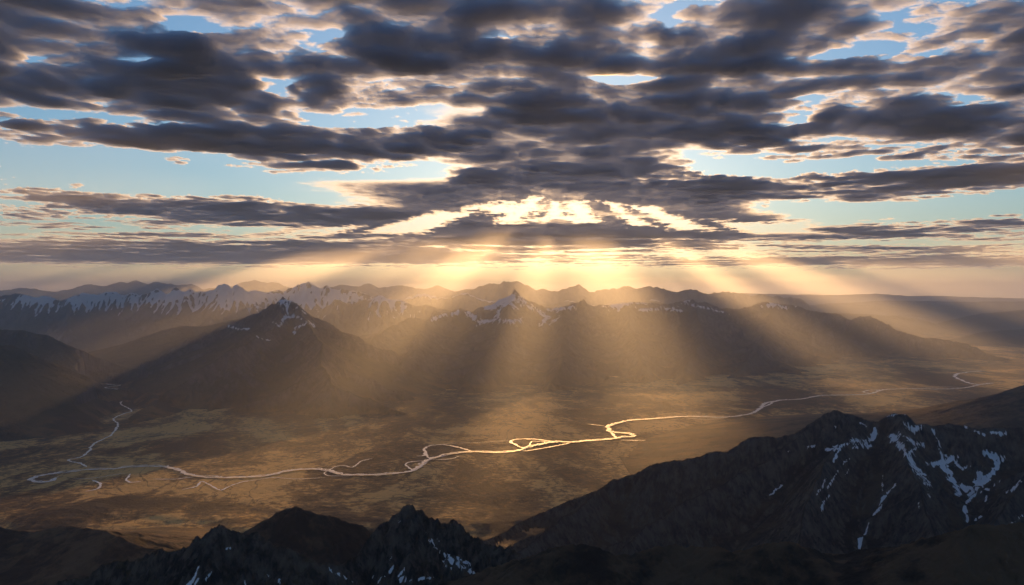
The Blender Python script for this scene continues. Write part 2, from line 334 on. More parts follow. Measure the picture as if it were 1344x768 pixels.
# the big massif on the right
massif('snowy_mountain', 'dark rugged massif with bright snow gullies above the right river plain', MT,
       [[(600, 735, 5500), (650, 705, 5500), (700, 675, 5450), (760, 651, 5400), (800, 636, 5350), (844, 616, 5350), (866, 609, 5300), (918, 601, 5300), (930, 594, 5300), (952, 591, 5300), (985, 575, 5300), (1026, 571, 5300), (1052, 563, 5300), (1071, 552, 5300), (1090, 540, 5300), (1099, 538, 5300), (1112, 544, 5280), (1134, 550, 5250), (1153, 555, 5200), (1164, 547, 5200), (1177, 542, 5200), (1190, 546, 5200), (1205, 556, 5200), (1231, 558, 5200), (1246, 553, 5200), (1268, 559, 5150), (1283, 564, 5100), (1305, 563, 5100), (1344, 562, 5100), (1420, 560, 5000)],
        [(700, 676, 5450), (650, 702, 5100), (600, 724, 4700), (550, 752, 4300)], [(800, 637, 5350), (750, 672, 4900), (700, 706, 4500), (660, 740, 4000)],
        [(1177, 542, 5200), (1183, 575, 4850), (1195, 615, 4500), (1215, 660, 4200), (1235, 715, 3900)],
        [(1134, 552, 5250), (1105, 582, 4950), (1075, 620, 4600), (1050, 665, 4300), (1040, 720, 4000)],
        [(1071, 556, 5300), (1010, 600, 5050), (960, 630, 4900), (900, 657, 4750), (850, 690, 4500), (810, 725, 4200)],
        [(1380, 590, 4700), (1340, 630, 4400), (1310, 675, 4150), (1290, 720, 3900)]],
       M_mass, 6, slope=1.2, L=1800, spacing=360, grade=.55, depth=3, seed=22, namp=60, nlen=300, warp=45, er=260000, ersteps=70,
       strokes=[(p, w * 1.3) for p, w in S_MASS], snb=.75, box=(-900, 3600, 3100, 7000), base=150)
massif('foothill', 'smooth dark hill rising at the right edge behind the massif', 'hill',
       [[(1225, 560, 10300), (1245, 552, 10000), (1290, 529, 8800), (1320, 515, 8300), (1344, 506, 8000), (1400, 492, 7800), (1500, 480, 7600)]],
       M_hill, 16, slope=.42, L=4000, spacing=600, grade=.25, depth=2, seed=25, namp=30, nlen=500, warp=40, er=30000)
# middle distance
massif('snowy_mountain', 'dark pyramid peak with snow fan above the left valley', MT,
       [farther(q, .13) for q in [[(150, 490, 17500), (185, 478, 16900), (220, 459, 15900), (260, 440, 15000), (300, 425, 14400), (322, 418, 14000), (341, 412, 13700), (350, 404, 13500), (358, 399, 13500), (366, 402, 13500), (371, 395, 13500), (375, 391, 13500), (380, 398, 13500), (386, 402, 13500), (394, 401, 13500), (402, 409, 13500), (410, 415, 13600), (425, 421, 13800), (450, 434, 14200), (480, 447, 14800), (510, 462, 15500)],
        [(375, 393, 13500), (362, 430, 12900), (335, 446, 12700), (300, 463, 12600), (260, 486, 12500), (225, 511, 12200), (200, 531, 11800), (182, 549, 11200)],
        [(395, 402, 13500), (420, 450, 12700), (430, 500, 11700), (440, 545, 11000)]]],
       M_mid, 18, slope=.95, L=3000, spacing=700, grade=.33, depth=2, seed=31, namp=170, nlen=1000, warp=150, er=120000, ersteps=70,
       snow=(1000, 1400, .15, .40, .7, -.12), strokes=S_PEAK, snb=1.3, raw=[([(350, 404, 15255), (358, 398, 15255), (368, 399, 15255), (375, 389, 15255), (382, 396, 15255), (392, 399, 15255), (402, 408, 15255)], 1.5)], box=(-9500, -700, 9300, 20500))
massif('snowy_mountain', 'broad central range with snow covered crest above the dark slopes', MT,
       [farther(q) for q in [[(440, 470, 14800), (480, 448, 15200), (510, 432, 15700), (530, 422, 16000), (545, 416, 16200), (560, 420, 16500), (575, 412, 17000), (605, 404, 17300), (620, 408, 17400), (640, 399, 17400), (655, 392, 17500), (668, 387, 17500), (674, 385, 17500), (684, 391, 17500), (700, 397, 17600), (722, 406, 17800), (745, 401, 18000), (765, 396, 18200), (782, 403, 18300), (800, 400, 18400), (818, 396, 18600), (840, 397, 18800), (868, 400, 19000), (905, 395, 19300), (925, 399, 19500), (945, 404, 19500), (965, 407, 19400), (985, 401, 19600), (1000, 396, 19900), (1020, 397, 20000), (1045, 403, 19800), (1065, 409, 19500), (1105, 413, 19300), (1120, 420, 19200), (1130, 415, 19200), (1140, 414, 19200), (1160, 424, 19300), (1190, 438, 19500), (1220, 445, 19700), (1250, 448, 19900), (1262, 451, 20000), (1290, 463, 20100), (1330, 477, 20200)],
        [(674, 386, 17500), (665, 430, 16400), (640, 465, 15200), (610, 500, 14000)],
        [(820, 397, 18600), (830, 440, 17200), (845, 480, 16000), (840, 505, 15200)],
        [(1020, 398, 20000), (1010, 430, 18600), (990, 465, 17200), (960, 495, 16200)], [(735, 402, 18000), (745, 440, 16800), (735, 480, 15200), (725, 508, 14000)], [(910, 396, 19300), (925, 440, 18000), (905, 475, 16500), (890, 505, 15000)], [(560, 420, 16500), (545, 455, 15200), (520, 490, 14000), (500, 515, 13300)]]],
       M_mid, 26, slope=.85, L=4000, spacing=900, grade=.22, depth=2, seed=36, namp=170, nlen=1100, warp=150, er=150000, ersteps=70,
       snow=(1050, 1400, .15, .35, .8, .14), strokes=S_CENT, snb=1.5, raw=[([(664, 391, 21900), (673, 382, 21900), (684, 390, 21900)], 1.6), ([(572, 408, 21200), (578, 410, 21200)], 1.6), ([(761, 395, 22500), (766, 392, 22500)], 1.5), ([(903, 394, 24100), (907, 393, 24100)], 1.5)], box=(-5500, 13500, 11800, 29500))
massif('rounded_hill', 'low rounded hazy hill behind the left pyramid peak', 'hill',
       [[(120, 484, 18500), (150, 475, 18500), (180, 455, 18500), (215, 433, 18500), (240, 428, 18500), (265, 429, 18500), (300, 420, 18500), (350, 412, 19000), (400, 420, 19000)]],
       M_mid, 45, slope=.4, L=5000, spacing=1200, grade=.25, depth=1, seed=40, namp=60, nlen=1200, warp=80, er=20000)
massif('foothill', 'steep dark hill at the left edge above the side valley', 'hill',
       [[(-150, 440, 10800), (-60, 446, 11200), (0, 452, 11500), (15, 453, 11700), (25, 459, 11900), (40, 465, 12200), (55, 475, 12700), (75, 490, 13400), (95, 506, 14000)]],
       M_mid, 20, slope=.6, L=4000, spacing=600, grade=.35, depth=2, seed=43, namp=60, nlen=600, warp=60, er=40000)
massif('foothill', 'hazy stepped hill behind the steep hill at the left edge', 'hill',
       [[(-150, 425, 15000), (-60, 430, 15000), (0, 433, 15000), (30, 433, 15000), (50, 438, 15000), (62, 440, 15000), (75, 447, 15300), (85, 453, 15600), (100, 465, 16000), (112, 477, 16500), (128, 488, 17000)]],
       M_mid, 30, slope=.6, L=4000, spacing=800, grade=.35, depth=2, seed=46, namp=70, nlen=800, warp=70, er=30000)
# far ranges
massif('snowy_mountain', 'long snowy range behind the valley on the left', MT,
       [[(-150, 388, 27000), (-60, 385, 27000), (0, 390, 27000), (10, 388, 27000), (30, 385, 27000), (50, 388, 27000), (65, 390, 27000), (80, 396, 27000), (100, 389, 27000), (112, 386, 27000), (130, 387, 27000), (145, 384, 27000), (160, 390, 27000), (175, 386, 27000), (190, 388, 27000), (208, 380, 27000), (220, 386, 27000), (234, 377, 27000), (241, 383, 27000), (250, 378, 27000), (258, 383, 27000), (275, 381, 27000), (285, 377, 27000), (295, 372, 27000), (305, 380, 27000), (313, 375, 27000), (325, 382, 27000), (350, 385, 27500), (375, 381, 28000), (390, 376, 28000), (400, 373, 28000), (407, 370, 28000), (418, 377, 28000), (423, 379, 28000), (429, 375, 28000), (437, 382, 28000), (460, 383, 28000), (480, 388, 28000), (500, 392, 28500)],
        [(430, 400, 24000), (440, 392, 24000), (460, 397, 24000), (485, 393, 24000), (502, 386, 24000), (520, 394, 24000), (532, 398, 24000), (545, 402, 24000), (558, 398, 24000), (575, 404, 24000), (600, 408, 24000), (640, 412, 24500)]],
       M_far, 48, slope=1.0, L=3500, spacing=1300, grade=.33, depth=2, seed=52, namp=300, nlen=1700, warp=110, er=100000, ersteps=50,
       snow=(850, 1350, .25, .30, .38, .16), box=(-22000, 2500, 20500, 33000))
massif('hazy_mountain', 'pale range of small peaks just left of the centre, behind the snowy crest', MT,
       [[(505, 394, 32000), (530, 391, 32000), (545, 387, 32000), (560, 384, 32000), (575, 388, 32000), (590, 388, 32000), (600, 386, 32000), (612, 383, 32000), (622, 388, 32000), (640, 394, 32000), (700, 396, 32000), (725, 398, 32000), (745, 394, 32000), (780, 399, 32000), (860, 394, 32000), (880, 397, 32000), (920, 400, 32000)]],
       M_far, 75, slope=.9, L=3500, spacing=1500, grade=.33, depth=2, seed=55, namp=150, nlen=1800, warp=120, er=30000, snow=(900, 1500, .1, .4, .6, .15))
massif('hazy_mountain', 'faint blue grey skyline range above the left snowy range', MT,
       [[(-150, 384, 46000), (0, 381, 46000), (30, 377, 46000), (60, 381, 46000), (85, 380, 46000), (112, 374, 46000), (135, 375, 46000), (158, 371, 46000), (168, 372, 46000), (180, 367, 46000), (193, 373, 46000), (202, 369, 46000), (212, 370, 46000), (222, 371, 46000), (235, 374, 46000), (250, 373, 46000), (265, 380, 46000), (300, 376, 46000), (320, 370, 46000), (335, 366, 46000), (350, 372, 46000), (365, 370, 46000), (380, 377, 46000), (410, 380, 46000), (450, 374, 46000), (470, 376, 46000), (482, 372, 46000), (500, 378, 46000), (530, 375, 46000), (560, 380, 46000), (575, 375, 46000), (590, 381, 46000)]],
       M_far, 110, slope=.5, L=9000, spacing=2200, grade=.3, depth=2, seed=58, namp=260, nlen=2500, warp=160, er=20000)
massif('hazy_mountain', 'hazy grey range with a broad toothed summit under the sun', MT,
       [[(585, 388, 39000), (600, 380, 39000), (620, 378, 39000), (635, 374, 39000), (645, 371, 39000), (651, 371, 39000), (656, 374, 39000), (661, 368, 39000), (668, 371, 39000), (677, 369, 39000), (690, 372, 39000), (700, 378, 39000), (730, 382, 39000), (738, 379, 39000), (745, 376, 39000), (752, 376, 39000), (762, 373, 39000), (775, 380, 39000), (795, 378, 39000), (808, 376, 39000), (820, 373, 39000), (835, 378, 39000), (852, 373, 39000), (870, 376, 39000), (885, 382, 39000), (912, 379, 39000), (930, 384, 39000), (960, 383, 39000), (1000, 387, 39000), (1050, 391, 39000)]],
       M_far, 90, slope=.85, L=4500, spacing=1800, grade=.3, depth=2, seed=61, namp=240, nlen=2200, warp=140, er=30000)
massif('hazy_hill', 'lowest faint hills along the skyline at far right', 'hill',
       [[(930, 388, 60000), (980, 385, 60000), (1050, 387, 60000), (1100, 387, 60000), (1150, 386, 60000), (1190, 388, 60000), (1240, 389, 60000), (1300, 391, 60000), (1400, 391, 60000), (1500, 389, 60000)]],
       M_far, 160, slope=.3, L=9000, spacing=4000, grade=.2, depth=1, seed=64, namp=120, nlen=4000, warp=200, er=0)
massif('hazy_hill', 'soft dark hill layers below the skyline at far right', 'hill',
       [[(1050, 402, 45000), (1120, 397, 45000), (1180, 394, 45000), (1250, 396, 45000), (1344, 396, 45000), (1450, 395, 45000)]],
       M_far, 120, slope=.3, L=9000, spacing=3000, grade=.2, depth=1, seed=66, namp=120, nlen=3000, warp=200, er=0)
massif('hazy_hill', 'pale sloping hills behind the right end of the central range', 'hill',
       [[(1080, 412, 34000), (1110, 411, 34000), (1150, 413, 34000), (1180, 415, 34000), (1220, 423, 34000), (1260, 434, 34000)],
        [(1240, 422, 34000), (1290, 411, 35000), (1344, 407, 35000), (1440, 402, 35000)]],
       M_far, 90, slope=.35, L=8000, spacing=2500, grade=.22, depth=1, seed=68, namp=80, nlen=2500, warp=160, er=0)
massif('hazy_hill', 'low grey hill at the right edge above the river mouth', 'hill',
       [[(1250, 445, 27000), (1290, 436, 27500), (1344, 432, 28000), (1440, 425, 28000)]],
       M_far, 70, slope=.3, L=8000, spacing=2000, grade=.2, depth=1, seed=70, namp=60, nlen=2000, warp=120, er=0)

LINES = []     # for flattening the ground
def ribbon_geo(px, w, z, seed, jit=1.0, wvar=.95):
    g = catmull([GP(*q) for q in px], 12); n = len(g)
    s = np.concatenate([[0], np.cumsum(np.hypot(*(g[1:] - g[:-1]).T))])
    m = max(int(s[-1] / 14), 8); si = np.linspace(0, s[-1], m)
    g = np.stack([np.interp(si, s, g[:, 0]), np.interp(si, s, g[:, 1])], 1)
    tn = np.gradient(g, axis=0); tn /= np.hypot(tn[:, 0], tn[:, 1])[:, None] + 1e-9; nr = np.stack([-tn[:, 1], tn[:, 0]], 1)
    off = jit * w * .55 * fbm(si / (w * 7), si * 0 + seed * 3.3, 4, seed)
    g = g + nr * off[:, None]
    wl = w * (.42 + wvar * 1.0 * fbm(si / (w * 2.2), si * 0 + 7.7, 5, seed + 3, .65)); wr = w * (.42 + wvar * 1.0 * fbm(si / (w * 2.2), si * 0 + 3.1, 5, seed + 8, .65))
    tp = np.minimum(1, np.minimum(np.arange(m) + .6, m - np.arange(m) - .4) / 5) ** .6
    wl = np.maximum(wl, w * .08) * tp; wr = np.maximum(wr, w * .08) * tp
    LINES.append(g)
    A = np.column_stack([g + nr * wl[:, None], np.full(m, z)]); B = np.column_stack([g - nr * wr[:, None], np.full(m, z)])
    V = np.empty((2 * m, 3)); V[0::2] = A; V[1::2] = B
    i = np.arange(m - 1) * 2
    return V, np.stack([i + 1, i, i + 2, i + 3][::-1], -1)[:, ::-1]
def join(parts):
    Vs = []; Fs = []; o = 0
    for V, f in parts: Vs.append(V); Fs.append(f + o); o += len(V)
    return np.vstack(Vs), np.vstack(Fs)
def water_mat(name, rough, col=(.9, .89, .86)):
    t = NT(name); n = t.noise(1 / 9., 5, .6)
    bp = t.n('Bump', Distance=1.2, Strength=.5); t.put(bp.inputs['Height'], n)
    b = t.n('BsdfPrincipled', Roughness=rough, IOR=1.33, Metallic=.85); t.put(b.inputs['Base Color'], (*col, 1)); t.put(b.inputs['Normal'], bp.outputs[0])
    t.t.links.new(b.outputs[0], t.out.inputs[0]); return t.m
M_water = water_mat('river_water', .62)
M_pond = water_mat('still_water', .58)
br = [
    ([(620, 593), (612, 590), (599, 586.7), (581, 583.8), (565, 585), (557, 589), (558, 594), (556, 598), (547, 599)], 55),
    ([(558, 593), (560, 598), (565, 603)], 50),
    ([(542, 618), (534, 612), (532.5, 610), (536.5, 607), (548, 605.5), (561, 604.6)], 42),
    ([(565, 603), (588.5, 603), (603, 599)], 35),
    ([(688, 588.5), (677, 584), (670.6, 580), (677, 577), (700.5, 576.5), (724, 579.4), (751, 580.7)], 62),
    ([(684, 591.6), (693, 591.8), (716, 588), (732, 585), (750, 581.2)], 45),
    ([(694, 587.7), (696.6, 581), (700.5, 579.4), (721, 580.4)], 38),
    ([(799, 563), (803, 569), (809, 575)], 70),
    ([(581, 582.5), (630, 581), (666.6, 578.6)], 14),
    ([(430, 619), (440, 613), (452, 611.5), (463, 613.5), (474, 606), (489, 602)], 34),
    ([(429, 619), (426, 622), (432, 625), (454, 625), (470, 624)], 30),
    ([(1287, 487), (1268, 489), (1253.5, 492), (1257, 497), (1272, 503), (1285, 505)], 130),
    ([(1142, 517), (1134, 515), (1140, 512.5), (1160, 512)], 90),
    ([(997, 536), (1008, 532), (1018, 527), (1026, 525.5)], 80),
    ([(771, 557), (780, 558), (793, 559.5)], 30), ([(815, 578), (830, 578.6), (847, 579)], 40),
    ([(900, 549), (930, 551), (955, 548.5)], 30), ([(1210, 510), (1240, 508), (1262, 509.5)], 40)]
sb = [
    ([(120.5, 630), (129.5, 633.7), (133, 637), (125, 642.6), (112, 645)], 24),
    ([(172, 622), (166, 629), (170, 633), (178, 633), (185, 632)], 20),
    ([(201, 629), (230, 629), (254.5, 626)], 18), ([(239, 643), (257, 639), (264.5, 632.5), (274.6, 636), (289, 643.7), (300, 639), (318, 633), (337, 630)], 18),
    ([(95, 629), (120, 628), (147, 624), (165, 621)], 10),
    ([(337, 630), (360, 627), (390, 629), (428, 627)], 12)]
V, Fc = join([ribbon_geo(main, 40, 1.5, 5), ribbon_geo(main, 20, 8.0, 6, 6.5, 1.2), ribbon_geo(main[12:], 16, 7.6, 7, 9.0, 1.2), ribbon_geo(main[18:], 18, 7.2, 17, 8.0, 1.2)] + [ribbon_geo(p, w * .5, 1.75 + .22 * i, 20 + i) for i, (p, w) in enumerate(br)] + [ribbon_geo(p, w, 1.6 + .2 * i, 60 + i) for i, (p, w) in enumerate(sb)])
tag(mesh('river', V, Fc, M_water), 'bright braided river winding across the whole valley floor', 'river', 'structure')
V, Fc = join([ribbon_geo(st[0], 26, 1.5, 90), ribbon_geo(st[1], 36, 1.8, 91)])
tag(mesh('stream', V, Fc, M_water), 'thin pale stream zigzagging down the shaded left valley', 'stream', 'structure')
V, Fc = ribbon_geo([(-60, 583), (0, 580), (90, 577), (200, 571), (330, 561), (430, 559), (500, 558.5), (549, 552.5), (609, 548.6), (656, 545.5), (708, 538), (760, 533), (850, 524)], 16, 3.2, 95, .2, .1)
tr = NT('gravel_road'); b = tr.n('BsdfPrincipled', Roughness=.9); tr.put(b.inputs['Base Color'], tr.mix(tr.noise(.02), (.16, .14, .12), (.26, .23, .2))); tr.t.links.new(b.outputs[0], tr.out.inputs[0])
tag(mesh('road', V, Fc, tr.m), 'faint straight gravel road crossing the valley behind the river', 'road', 'structure')
def pond(px, py, rx, ry, seed, label):
    cx, cy = GP(px, py); ex = .75 * rx / F * cy; ey = .75 * cy * cy / (CH * F) * ry; n = 48; a = np.linspace(0, 2 * np.pi, n, endpoint=False)
    r = 1 + .55 * fbm(np.cos(a) * 1.7 + seed, np.sin(a) * 1.7, 4, seed)
    V = np.vstack([[cx, cy, 2.2], np.column_stack([cx + np.cos(a) * r * ex, cy + np.sin(a) * r * ey, np.full(n, 2.2)])])
    Fc = np.array([[0, 1 + i, 1 + (i + 1) % n] for i in range(n)])
    LINES.append(np.array([[cx, cy]])); tag(mesh('pond', V, Fc, M_pond), label, 'pond', 'structure', 'ponds on the valley floor')
for a in [(111, 530.5, 12, 1.3, 1, 'flat grey pond in the shaded left valley beside the stream'),
          (160, 479.5, 17, 1.0, 2, 'thin pale lake at the head of the left valley')]: pond(*a)

# ---------------------------------------------------------------- valley floor
PT = np.vstack([l[::4] if len(l) > 4 else l for l in LINES])
def near_water(X, Y, R):
    # coarse distance-to-water field on a grid, then looked up
    gx0, gy0, cell = -9000., 6000., 60.; nx, ny = 380, 270
    gx = gx0 + np.arange(nx) * cell; gy = gy0 + np.arange(ny) * cell; D = np.full((ny, nx), 1e9, np.float32)
    for p in PT:
        i = int((p[0] - gx0) / cell); j = int((p[1] - gy0) / cell); r = int(R / cell) + 1
        i0, i1, j0, j1 = max(0, i - r), min(nx, i + r), max(0, j - r), min(ny, j + r)
        if i1 <= i0 or j1 <= j0: continue
        d = np.hypot(gx[None, i0:i1] - p[0], gy[j0:j1, None] - p[1]); np.minimum(D[j0:j1, i0:i1], d, out=D[j0:j1, i0:i1])
    u = np.clip((X - gx0) / cell, 0, nx - 1.01); v = np.clip((Y - gy0) / cell, 0, ny - 1.01); iu = u.astype(int); iv = v.astype(int)
    return D[iv, iu]
az = np.concatenate([np.radians(np.linspace(-180, -38, 40))[:-1], np.radians(np.linspace(-38, 38, 900)), np.radians(np.linspace(38, 180, 40))[1:]])
rr = np.concatenate([[5, 300, 900], CH * F / np.linspace(700, 60, 560), CH * F / np.linspace(59, 9, 60), [260000]])
Rg, A = np.meshgrid(rr, az, indexing='ij'); X = Rg * np.sin(A); Y = Rg * np.cos(A)
nw = near_water(X, Y, 700.); flat = sstep(110, 420, nw)
humm = np.clip(fbm(X / 900, Y / 900, 6, 77, .5) + .1, -.3, 1.2)
amp = 6 + 75 * sstep(7300, 5600, Y) * (Y < 9000)
H = -3 + flat * (humm * amp + 3 * fbm(X / 250, Y / 250, 4, 79)) * sstep(60000, 30000, Rg)
H = np.where(flat < .02, -2.5, H)
H = np.where((Y > 12000) | (Y < 0), np.minimum(H, -.5), H)
idx = np.arange(H.size).reshape(H.shape); Fc = grid_faces(idx).reshape(-1, 4)
t = NT('valley_floor')
pos = t.pos
mp = t.n('Mapping', Rotation=(0, 0, .5), Scale=(1, .55, 1)); t.put(mp.inputs[0], pos)
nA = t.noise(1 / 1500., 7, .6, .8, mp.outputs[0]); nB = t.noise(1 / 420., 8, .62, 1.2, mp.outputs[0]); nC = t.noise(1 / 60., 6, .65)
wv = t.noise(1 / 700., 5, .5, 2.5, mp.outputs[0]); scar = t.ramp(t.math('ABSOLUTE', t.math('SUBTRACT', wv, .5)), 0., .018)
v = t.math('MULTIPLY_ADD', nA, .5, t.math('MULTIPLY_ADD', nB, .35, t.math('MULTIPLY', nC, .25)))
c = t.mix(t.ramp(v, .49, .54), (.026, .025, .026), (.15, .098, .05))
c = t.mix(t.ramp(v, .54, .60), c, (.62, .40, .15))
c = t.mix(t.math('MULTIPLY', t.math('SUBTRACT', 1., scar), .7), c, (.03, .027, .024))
bp = t.n('Bump', Distance=22., Strength=1.); t.put(bp.inputs['Height'], t.math('MULTIPLY_ADD', nB, 1.5, nC))
b = t.n('BsdfPrincipled', Roughness=.95); b.inputs['Specular IOR Level'].default_value = .095
t.put(b.inputs['Base Color'], c); t.put(b.inputs['Normal'], bp.outputs[0]); t.t.links.new(b.outputs[0], t.out.inputs[0])
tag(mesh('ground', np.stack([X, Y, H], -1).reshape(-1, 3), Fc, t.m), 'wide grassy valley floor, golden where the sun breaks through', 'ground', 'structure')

# ---------------------------------------------------------------- clouds
# openings of the deck: sideways slope of the shaft, distance in km at which it lands, strength
BEAMS = [(-2.6, -.65, 6.2, 10.5, 1), (-1.32, -.85, 1, 21, 1), (-.34, -.08, 5, 19, 1), (.20, .66, 4, 19, 1), (-.1, .5, 7.4, 9.0, .9), (-1.15, .75, 15, 20, .5),
         (1.3, 1.55, 5, 24, 1), (1.95, 2.5, 8, 30, .9), (-3.2, -2.3, 13, 34, 1), (-4.5, -3.7, 26, 44, .9), (-6.2, -5.2, 28, 50, .9), (3.0, 6.5, 21, 46, .95)]
nc, nr = int(1000 * RES), int(560 * RES)
azc = np.radians(np.linspace(-37, 37, nc)); dyc = np.concatenate([np.linspace(560, 100, int(nr * .62)), np.linspace(99.2, 26, nr - int(nr * .62))])
D = DECK * F / dyc
Y = D[:, None] * np.ones(nc); X = np.tan(azc)[None, :] * Y
PX = 672 + F * X / Y; PY = (HY - dyc)[:, None] * np.ones(nc)
S_ = DECK / 3000.; Xs = X / S_; Ys = Y / S_; _w = F / Ys
PX = PX + _w * 750 * fbm(Xs / 2100, Ys / 2100, 4, 201, .6); PY = PY + _w * .30 * 750 * fbm(Xs / 1500, Ys / 1500, 4, 205, .6) * np.clip(9000 / Ys, .35, 1)
def G(px, py, rx, ry, a, rot=0.):
    cx, sx = math.cos(rot), math.sin(rot); dx = PX - px; dy = PY - py
    return a * np.exp(-(((dx * cx + dy * sx) / rx) ** 2 + ((-dx * sx + dy * cx) / ry) ** 2))
C = .58 * sstep(262, 130, PY)                                   # heavy overcast overhead, thinning toward the horizon
C = C - .75 * sstep(338, 350, PY)
# openings
for a in [(60, 145, 110, 16, -.9), (200, 158, 120, 9, -.75), (90, 215, 190, 32, -1.1), (330, 222, 190, 26, -.75), (560, 235, 80, 22, -.45),
          (270, 25, 28, 12, -1.1), (148, 73, 40, 10, -.8), (8, 72, 16, 8, -.8), (385, 115, 26, 12, -1.2), (435, 119, 16, 5, -.8), (442, 42, 14, 10, -.9), (150, 10, 30, 10, -.2),
          (600, 145, 45, 13, -.75), (830, 108, 24, 8, -1.1), (884, 20, 9, 30, -.6), (850, 70, 20, 25, -.5), (1088, 70, 32, 5, -1.1), (1140, 62, 30, 10, -.6), (1205, 74, 26, 7, -.9), (1280, 65, 30, 10, -.6),
          (1040, 155, 30, 12, -.9), (1280, 130, 28, 9, -.7), (845, 192, 30, 14, -1.0), (765, 205, 12, 12, -.8), (720, 180, 14, 8, -.6), (700, 238, 70, 8, -.4),
          (1000, 222, 95, 14, -1.0), (1110, 212, 50, 7, -.7), (740, 268, 50, 15, -.9), (820, 275, 60, 9, -.55), (640, 262, 60, 10, -.5), (1000, 280, 120, 12, -.8), (1220, 272, 170, 14, -1.0), (1344, 262, 60, 9, -.7),
          (300, 250, 300, 6, -.5), (480, 303, 420, 4, -.55), (1030, 318, 330, 5, -.6)]: C = C + G(*a)
# cloud bodies
for a in [(230, 100, 150, 22, .4), (250, 183, 190, 15, 1.35, .05), (420, 190, 110, 14, .8), (225, 214, 34, 6, 1.3), (385, 220, 95, 9, 1.0, .04), (30, 165, 34, 8, 1.2), (70, 139, 26, 8, .9), (180, 242, 60, 5, .8), (100, 243, 14, 3, .9),
          (120, 262, 190, 8, .9, .06), (400, 282, 330, 13, 1.5, .03), (700, 290, 160, 10, .8), (200, 334, 400, 17, 1.5), (480, 340, 160, 10, .6), (830, 317, 200, 9, 1.2), (700, 312, 130, 8, .7),
          (700, 165, 120, 30, .3), (560, 190, 110, 16, .5), (740, 272, 22, 5, .9), (900, 240, 110, 17, 1.25, .05), (930, 268, 60, 6, 1.1), (700, 222, 95, 12, .9), (960, 130, 120, 22, .4), (1230, 170, 150, 30, .6),
          (1190, 238, 180, 19, 1.6, -.05), (1140, 262, 90, 5, .9), (1110, 306, 110, 7, 1.3), (1330, 292, 110, 7, 1.0), (1180, 326, 90, 3, 1.0), (1270, 345, 280, 9, 1.2), (1000, 345, 220, 8, .5), (760, 348, 260, 6, .4),
          (850, 292, 70, 4, .6), (1090, 248, 40, 5, .5)]: C = C + G(*a)
n1 = fbm(Xs / 3600 + 3.1, Ys / 3600 + 1.7, 6, 11, .58); n2 = fbm(Xs / 1150, Ys / 1150, 7, 31, .60, 2); n3 = fbm(Xs / 20000 + 5, Ys / 20000, 3, 41)
C = np.clip(C, -1.2, 1.) * .62
field = C + .95 * n1 + 1.15 * n2 + .3 * n3 + .0
T = np.clip(field, 0, 1.5) ** 1.25 * .8
T = np.maximum(T, sstep(232, 252, PY + 14 * n1) * sstep(14000, 9000, np.abs(X - Y * 68 / F) + 6000 * n1) * (.05 + .12 * n1 + .14 * n2) * (PY < 290))
# thickness of the deck decides where the sun gets through to the valley: openings by where their light lands
XG = X - SHX; YG = Y - SHIFT
U = XG - YG * 68 / F                       # sideways distance from the plane through viewpoint and sun
wob = fbm(X / 900, Y / 3200, 5, 71, .6); wob2 = fbm(X / 3000 + 4, Y / 9000, 3, 72)
K = U / (1500 + TAN * np.maximum(YG, 0)) + .10 * wob
YL = YG / 1000 + 4.5 * wob2 + 1.5 * wob
Ulim = np.maximum(8000, .62 * YG + 3500)
deckband = sstep(-8, -4, YG / 1000) * sstep(44, 32, YG / 1000) * sstep(Ulim + 5000, Ulim, np.abs(U) + 4500 * n1 + 3500 * n2)
rag = 3.2 * fbm(X / 520, Y / 1500, 6, 75, .62); SH = np.full(X.shape, -9.)
for (k0, k1, y0, y1, a_) in BEAMS:
    f = np.minimum(np.minimum(K - k0, k1 - K) / .10, np.minimum(YL - y0, y1 - YL) / 1.3)
    SH = np.maximum(SH, np.minimum(f, 2.5) - 2 * (1 - a_))
SH = SH + rag + 1.0 * fbm(X / 1500, Y / 3500, 3, 78) + 2.6 * fbm(X / 2600, Y / 2400, 4, 79) + .3
Tc = np.maximum(T, .17 + .5 * n1 + .5 * n2)
Tc = np.maximum(Tc, .17)
near = sstep(4.2, 2.8, np.abs(K + .5 * n1)) * sstep(-6, 0, YL) * sstep(30, 20, YL)
Tc = Tc * (1 - near) + near * np.clip(.14 - .045 * sstep(1.3, .6, np.abs(K)) + .09 * n1 + .12 * n2 + .03 * wob, .055, .22)
rv = catmull([GP(*q) for q in main if q[0] > 380][0:], 3); rd = np.full(X.shape, 1e9)
sel = (YG > 5000) & (YG < 20000) & (np.abs(XG) < 12000); xs_ = XG[sel]; ys_ = YG[sel]; dd = np.full(xs_.shape, 1e9)
for q in rv: dd = np.minimum(dd, np.hypot(xs_ - q[0], (ys_ - q[1]) * .27))
rd[sel] = dd
Tc = np.minimum(Tc, .032 + .05 * (rd / 520) ** 2 + .02 * np.abs(rag))  # deck thinned where its light lands along the river, so the water glints
Tc = np.minimum(Tc, .002 + np.clip((1. - SH) * .022, 0, None) + np.clip(-.6 - SH, 0, None) * .12)
T = T * (1 - .4 * sstep(235, 265, PY))
T = T * (1 - deckband) + deckband * Tc
e = np.minimum(1, np.minimum(np.arange(nr) / 10., (nr - 1 - np.arange(nr)) / 14.))[:, None] * np.minimum(1, np.minimum(np.arange(nc) / 14., (nc - 1 - np.arange(nc)) / 14.))[None, :]
T = np.clip(T - (1 - e), 0, 1)
T[0] = T[-1] = 0; T[:, 0] = T[:, -1] = 0
lid = .26 * sstep(6500, 3500, np.abs(U) - 3500 * n1 - 2500 * n2) * sstep(-27, -22, YG / 1000) * sstep(2, -5, YG / 1000) * np.maximum(1 + 1.3 * n1 + 1.4 * n2, .35)  # cloud thickened here to shade the air near the viewpoint
lid = lid * (1 - .8 * np.exp(-((PX - 735) / 60) ** 2 - ((PY - 250) / 15) ** 2))
T = np.maximum(T, lid)
